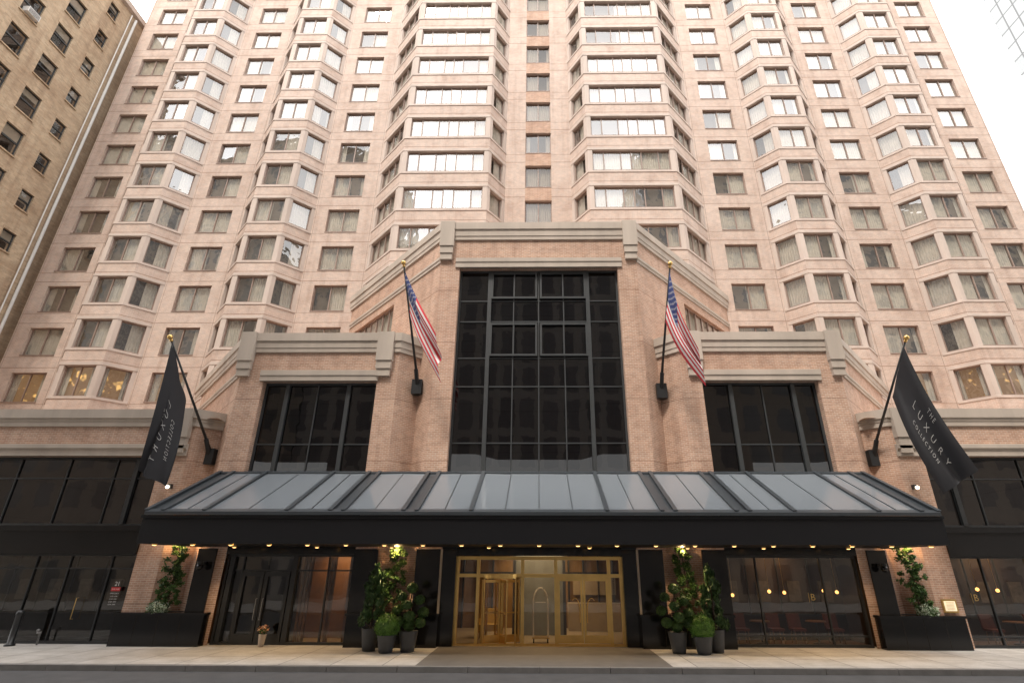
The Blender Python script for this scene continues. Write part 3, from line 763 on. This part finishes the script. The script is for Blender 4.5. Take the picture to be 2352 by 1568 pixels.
# ------------------------------------------------------------------ flags
def flagpole(base,tip,A,B,Cc,D,us,label,sagx=.55):
    base=V(base);tip=V(tip)
    fp=empty('flagpole',base,label,'flag',"flagpoles on the hotel front")
    d=(tip-base)
    mb=MB(); mb.tube([(0,0,0),tuple(d*.5),tuple(d)],.06,10,r2=.035); mb.obj('pole',['bframe'],fp,base,True)
    mb=MB(); mb.ball(tuple(d*1.02),.1,12); mb.tube([tuple(d*.985),tuple(d*1.0)],.06,8); mb.obj('finial',['brass'],fp,base,True)
    mb=MB(); mb.box(-.22,.22,-.12,.25,-.55,.1); mb.tube([(0,0,-.2),tuple(d*.12)],.09,10); mb.obj('bracket',['bframe'],fp,base)
    A,B,Cc,D=V(A)-base,V(B)-base,V(Cc)-base,V(D)-base
    fx=1 if Cc.x>A.x else -1
    ph=random.random()*6
    am=1. if us else .75
    def F(s,t,off=0):
        p=A*(1-s)*(1-t)+B*s*(1-t)+Cc*(1-s)*t+D*s*t
        sag=math.sin(math.pi*min(1,t))*.28
        p=p+V((-fx*sag*sagx,0,-sag*.5*(1-t)))
        amp=(.05+.15*t)*am
        w=math.sin(s*9+t*1.5+ph)*amp+math.sin(s*17-t*2+ph)*amp*.3
        return p+V((.3*w,w+off,0))
    mb=MB(); ns,nt=39,40
    for i in range(ns):
        for j in range(nt):
            s0,s1,t0,t1=i/ns,(i+1)/ns,j/nt,(j+1)/nt
            if us:
                m=2 if (s0<7/13-.001 and t0<.4) else (0 if int(i/3)%2==0 else 1)
            else: m=0
            mb.face([F(s0,t0),F(s0,t1),F(s1,t1),F(s1,t0)],m)
    if us:
        for r in range(9):
            for c in range(6 if r%2==0 else 5):
                sc=(r+.9)/9.8*7/13; tc=((c+.5)/6 if r%2==0 else (c+1)/6)*.4
                for off in(-.018,.018):
                    pts=[]
                    for k in range(10):
                        rr=.024 if k%2==0 else .010; a=k*math.pi/5
                        pts.append(F(sc+rr*math.cos(a),tc+rr*.62*math.sin(a),off))
                    mb.face(pts,1)
        fo=mb.obj('flag',['flagred','flagwhite','flagblue'],fp,base,True)
    else:
        fo=mb.obj('flag',['flagblack'],fp,base,True)
        tm=MB()
        Lf=4.9;Lh=1.9
        def mk(s0,t0):
            def f(a,b): return F(s0-b/Lh,t0+a/Lf,-.035)
            return f
        addtext(tm,'T H E',.22,mk(.24,.5),thin=.012); addtext(tm,'L  U  X  U  R  Y',.42,mk(.46,.58),thin=.018); addtext(tm,'C O L L E C T I O N',.235,mk(.71,.58),thin=.012)
        tm.obj('lettering',['letter'],fo,base)
random.seed(11)
flagpole((-5.3,21.75,10.0),(-5.52,18.5,13.94),(-5.5,18.62,13.75),(-5.35,19.9,12.1),(-3.95,18.7,10.9),(-3.85,19.6,9.2),True,'American flag hanging from an angled black pole on brick wall',.1)
flagpole((5.3,21.75,9.8),(5.35,18.5,13.85),(5.35,18.62,13.65),(5.3,19.9,12.0),(6.15,18.8,10.3),(6.5,19.5,9.1),True,'American flag hanging from an angled black pole on brick wall')
flagpole((-13.75,21.85,7.0),(-14.25,18.5,10.65),(-14.2,18.6,10.45),(-13.95,19.8,8.6),(-14.45,18.9,5.75),(-13.45,19.3,5.2),False,'black flag with white lettering drooping from an angled pole',.3)
flagpole((13.75,21.85,6.95),(13.95,18.5,10.55),(13.9,18.62,10.35),(13.75,19.8,8.7),(15.2,18.7,5.7),(14.2,19.2,5.0),False,'black flag with white lettering hanging from an angled pole')
# ------------------------------------------------------------------ pots and plants
def potmesh(mb,r,h):
    mb.lathe((0,0,0),[(.001,.01),(r*.68,.0),(r*.78,h*.25),(r*.95,h*.8),(r,h*.97),(r,h),(r*.9,h),(r*.88,h*.9)],28,0)
    mb.lathe((0,0,0),[(.001,h*.92),(r*.89,h*.92)],28,1)
def plant(kind,x,y,r,h,label,cat,scale=1):
    e=empty('potted_'+kind,(x,y,.004),label,cat,'potted plants by the entrance')
    mb=MB(); potmesh(mb,r,h); mb.obj('pot',['pot','soil'],e,(x,y,.004),True)
    t=MB(); f=MB()
    if kind=='boxwood':
        t.tube([(0,0,h*.9),(0,0,h+.15)],.02,6)
        f.ball((0,0,h+.24),.35,14,0); f.leaves((0,0,h+.24),(.41,.41,.39),3000,.045,0,.86); mt='box'
    elif kind=='conifer':
        t.tube([(0,0,h*.9),(.02,0,h+1.0),(0,0,h+1.5)],.035,6,r2=.01)
        for k in range(48):
            q=random.random()**1.2; z=h+.05+1.75*q
            rad=.5*(1-q)**.75+.06
            a=random.random()*6.28; rr=rad*random.uniform(.3,.95); cx=math.cos(a)*rr; cy=math.sin(a)*rr
            t.tube([(0,0,z-.12),(cx,cy,z+.1)],.009,4)
            f.leaves((cx,cy,z+.1),(.11,.11,.22),80,.08,0,.1,2.0,2.2)
        f.leaves((0,0,h+1.8),(.07,.07,.25),80,.08,0,.1,1.9,2.5)
        mt='conif'
    else:
        t.tube([(0,0,h*.9),(.06,.02,h+.4),(-.05,0,h+.8),(.03,0,h+1.2)],.04,7,r2=.015)
        for (a,b,c,q) in [(0,0,1.3,.2),(-.32,.0,1.04,.17),(.3,-.05,.94,.18),(-.08,-.2,.78,.17),(.44,.0,.55,.19),(-.46,.05,.62,.18),(.04,-.25,.45,.19),(-.34,-.1,.28,.19),(.38,-.1,.25,.19),(.0,.0,.16,.22)]:
            t.tube([(0,0,h+max(.05,c-.25)),(a,b,h+c)],.018,5)
            f.ball((a,b,h+c),q*.84,10,0); f.leaves((a,b,h+c),(q,q,q*.85),620,.038,0,.86)
        mt='leaf'
    t.obj('trunk',['bark'],e,(x,y,.004)); f.obj('foliage',[mt],e,(x,y,.004))
random.seed(5)
for sx,l3 in((-1,((5.72,20.15),(5.05,19.75),(4.38,19.95))),(1,((5.92,20.15),(5.37,19.75),(4.6,19.95)))):
    plant('conifer',sx*l3[0][0],l3[0][1],.30,.68,'feathery green conifer in a round charcoal pot','potted plant')
    plant('boxwood',sx*l3[1][0],l3[1][1],.31,.52,'clipped boxwood ball in a round charcoal pot','potted plant')
    plant('cloud_tree',sx*l3[2][0],l3[2][1],.31,.62,'cloud pruned topiary tree in a round charcoal pot','potted plant')
def climber(x,y,z,h,w,label,flowers=False):
    e=empty('topiary_shrub',(x,y,z),label,'shrub','shrubs in the granite planters')
    t=MB(); f=MB()
    t.tube([(0,0,0),(.05,0,h*.5),(0,0,h*.9)],.03,6,r2=.01)
    for k in range(52):
        q=k/51; zz=.2+(h-.3)*q; ww=w*(1-.35*q)
        ox=random.uniform(-1,1)*ww*.8; oy=random.uniform(-.18,.1)
        t.tube([(0,0,max(0,zz-.15)),(ox,oy,zz)],.007,4)
        f.leaves((ox,oy,zz),(random.uniform(.08,.18),.12,random.uniform(.08,.15)),68,.085,0,.15)
    t.obj('trunk',['bark'],e,(x,y,z)); f.obj('foliage',['leaf'],e,(x,y,z))
    if flowers:
        q=-.2 if x<0 else .2
        g=MB(); g.leaves((q,-.1,.14),(.42,.25,.24),900,.06,0,.3); g.leaves((q,-.1,.1),(.4,.25,.2),350,.08,1,.3); g.obj('flower_cluster',['flower','leaf'],e,(x,y,z))
for sx in(-1,1):
    climber(sx*13.55,21.12,1.06,2.3,.55,'leafy shrub with white flowers in black granite planter',True)
    climber(sx*5.3,21.15,1.06,2.3,.5,'tall leafy shrub lit by warm lamps in granite planter')
e=empty('flower_pot',(-9.75,20.95,.004),'small pale pot with orange and white flowers','flower pot')
mb=MB(); potmesh(mb,.13,.4); mb.obj('pot',['stone','soil'],e,(-9.75,20.95,.004),True)
mb=MB(); mb.leaves((0,0,.55),(.2,.15,.14),160,.08,0,.2); mb.leaves((0,0,.5),(.18,.15,.12),160,.08,1,.2); mb.obj('flowers',['orange','leaf'],e,(-9.75,20.95,.004))
mb=MB(); mb.lathe((0,0,0),[(.001,0),(.16,0),(.16,.05),(.1,.07),(.1,.95),(.12,.97),(.12,1.03),(.09,1.1),(.001,1.13)],18)
tag(mb.obj('bollard',['bframe'],None,(-18.6,20.9,.004),True),'black metal bollard standing on the pavement','bollard')
mb=MB(); mb.tube([(0,0,0),(0,0,.42),(0,-.1,.46)],.03,10); mb.ball((0,-.12,.46),.055,10); mb.tube([(-.08,-.06,.38),(.08,-.06,.38)],.025,8)
tag(mb.obj('standpipe',['steel'],None,(-17.9,21.2,.004),True),'dull metal fire standpipe against the shopfront','standpipe')
# ------------------------------------------------------------------ ground
def struct(name,mb,mats,kind='structure'):
    o=mb.obj(name,mats); o['kind']=kind; return o
mb=MB(); mb.face([(-600,-600,-.15),(600,-600,-.15),(600,600,-.15),(-600,600,-.15)]); struct('ground',mb,['asphalt'])
mb=MB(); mb.face([(-200,6.2,-.14),(200,6.2,-.14),(200,17.2,-.14),(-200,17.2,-.14)]); struct('road',mb,['asphalt'])
mb=MB(); mb.box(-200,200,17.36,45,-.14,0); struct('pavement',mb,['pave'])
mb=MB(); mb.box(-200,200,-3,6.2,-.14,0); struct('pavement',mb,['pave'])
mb=MB()
x=-60
while x<60: mb.box(x,x+1.98,17.16,17.355,-.14,.004); x+=2
struct('kerb',mb,['kerb'])
mb=MB(); mb.face([(-3.55,17.36,.004),(3.8,17.36,.004),(3.8,21.4,.004),(-3.55,21.4,.004)]); struct('entrance_paving',mb,['darkpave'])
# ------------------------------------------------------------------ neighbours
nb=empty('apartment_building',(-46,30,0),'older tan brick apartment building with small sash windows','building')
mb=MB(); rows=[9.1+3*k for k in range(12)]
cols=[(22.55,1.2,1.8),(24.8,1.2,1.8),(27.05,.85,1.3),(31,1,1.5),(34,1,1.5)]
hl=[(c-w/2-21,c+w/2-21,z-h/2,z+h/2) for c,w,h in cols for z in rows if z<43]
wall(mb,(-33,21),(-33,40),0,44,hl,rec=.25)
wall(mb,(-62,21),(-33,21),0,44); mb.face([(-62,21,43.6),(-33,21,43.6),(-33,40,43.6),(-62,40,43.6)]); wall(mb,(-33,40),(-62,40),0,44)
mb.obj('wall',['tan'],nb)
mb=MB(); sweep(mb,[(-62,21),(-33,21),(-33,40)],[(-.1,43.7),(.25,43.8),(.3,44.2),(-.3,44.2)]); mb.obj('parapet',['tstone'],nb)
nwi=0
for c,w,h in cols[:3]:
    for z in rows:
        if z<14: continue
        F,G,Cu=MB(),MB(),MB(); window_geo(F,G,Cu,(0,0,0),(0,1),w,h,(1,),1,.06,.1,curt='x')
        P=lambda u,y,zz:V((-y,u,zz))
        F.box(0,w,.09,.17,h*.48,h*.54,0,P); F.box(-.05,w+.05,-.08,.02,-.1,-.01,1,P); F.box(-.08,w+.08,-.02,.0,h+.002,h+.2,1,P)
        sh=random.random()
        if sh<.7: Cu.face([P(0,.2,h*(1-sh)),P(w,.2,h*(1-sh)),P(w,.2,h),P(0,.2,h)],0)
        loc=(-33,c-w/2,z-h/2)
        wo=F.obj('window',['gframe','tan'],nb,loc); G.obj('glass',['cwglass'],wo,loc); Cu.obj('blind',['curtain','black'],wo,loc)
        nwi+=1
        if nwi in(8,14):
            mb=MB(); mb.box(.2,w-.2,-.35,.1,.03,.45,0,P); 
            for j in range(6): mb.box(.24,w-.24,-.36,-.35,.07+j*.06,.09+j*.06,1,P)
            mb.obj('air_conditioner',['white','gframe'],nb,loc)
mb=MB(); mb.tube([(-32.85,28.75,0),(-32.85,28.75,43.5)],.09,8); mb.tube([(-32.85,28.3,0),(-32.85,28.3,43.5)],.04,6); mb.obj('drainpipe',['white'],nb)
gt=MB(); wall(gt,(88,42),(120,42),0,125); wall(gt,(88,70),(88,42),0,125); gt.face([(88,42,125),(120,42,125),(120,70,125),(88,70,125)])
tag(gt.obj('office_tower',['tower'],None,(0,0,0)),'pale glass office tower with gridded curtain wall','building')
for (x0,x1,h,m) in((-75,-22,60,'opp'),(-21.9,14,40,'opp2'),(14.1,75,56,'opp')):
    mb=MB(); wall(mb,(x1,-3.2),(x0,-3.2),0,h); wall(mb,(x1,-25),(x1,-3.2),0,h); wall(mb,(x0,-3.2),(x0,-25),0,h); mb.face([(x0,-25,h),(x1,-25,h),(x1,-3.2,h),(x0,-3.2,h)])
    sweep(mb,[(x1,-3.2),(x0,-3.2)],[(-.1,h-1),(.5,h-.5),(.5,h),(-.1,h+.1)])
    tag(mb.obj('street_building',[m],None,(0,0,0)),'masonry building across the street with regular windows','building','buildings across the street')
# ------------------------------------------------------------------ light
w=bpy.data.worlds.new('World'); SC.world=w; w.use_nodes=True; n=w.node_tree.nodes; l=w.node_tree.links
bg=n['Background']; sky=n.new('ShaderNodeTexSky'); sky.sky_type='NISHITA'; sky.sun_disc=False
sky.sun_elevation=math.radians(60); sky.sun_rotation=math.radians(190)
l.new(sky.outputs[0],bg.inputs[0]); bg.inputs[1].default_value=.1
b2=n.new('ShaderNodeBackground'); b2.inputs[0].default_value=(1,.96,.905,1); b2.inputs[1].default_value=3.15
ad=n.new('ShaderNodeAddShader'); l.new(bg.outputs[0],ad.inputs[0]); l.new(b2.outputs[0],ad.inputs[1]); l.new(ad.outputs[0],n['World Output'].inputs[0])
S_=bpy.data.lights.new('sun','SUN'); S_.energy=3.2; S_.angle=math.radians(10); S_.color=(1,.91,.80)
so=bpy.data.objects.new('sun',S_); COL.objects.link(so); so.location=(0,0,60)
so.rotation_euler=V((.22,.5,-.87)).to_track_quat('-Z','Y').to_euler()
# ------------------------------------------------------------------ camera
cd=bpy.data.cameras.new('camera'); cam=bpy.data.objects.new('camera',cd); COL.objects.link(cam)
cd.sensor_width=36; cd.lens=1206/2352*36; cd.clip_end=2000; cd.shift_x=-(1222-1176)/2352
cam.matrix_world=Matrix.Translation((0,0,2.6))@Matrix.Rotation(.0137,4,'Z')@Matrix.Rotation(math.radians(90+23.2),4,'X')@Matrix.Rotation(.003,4,'Z')
SC.camera=cam
SC.view_settings.view_transform='Standard'; SC.view_settings.look='None'; SC.view_settings.exposure=0
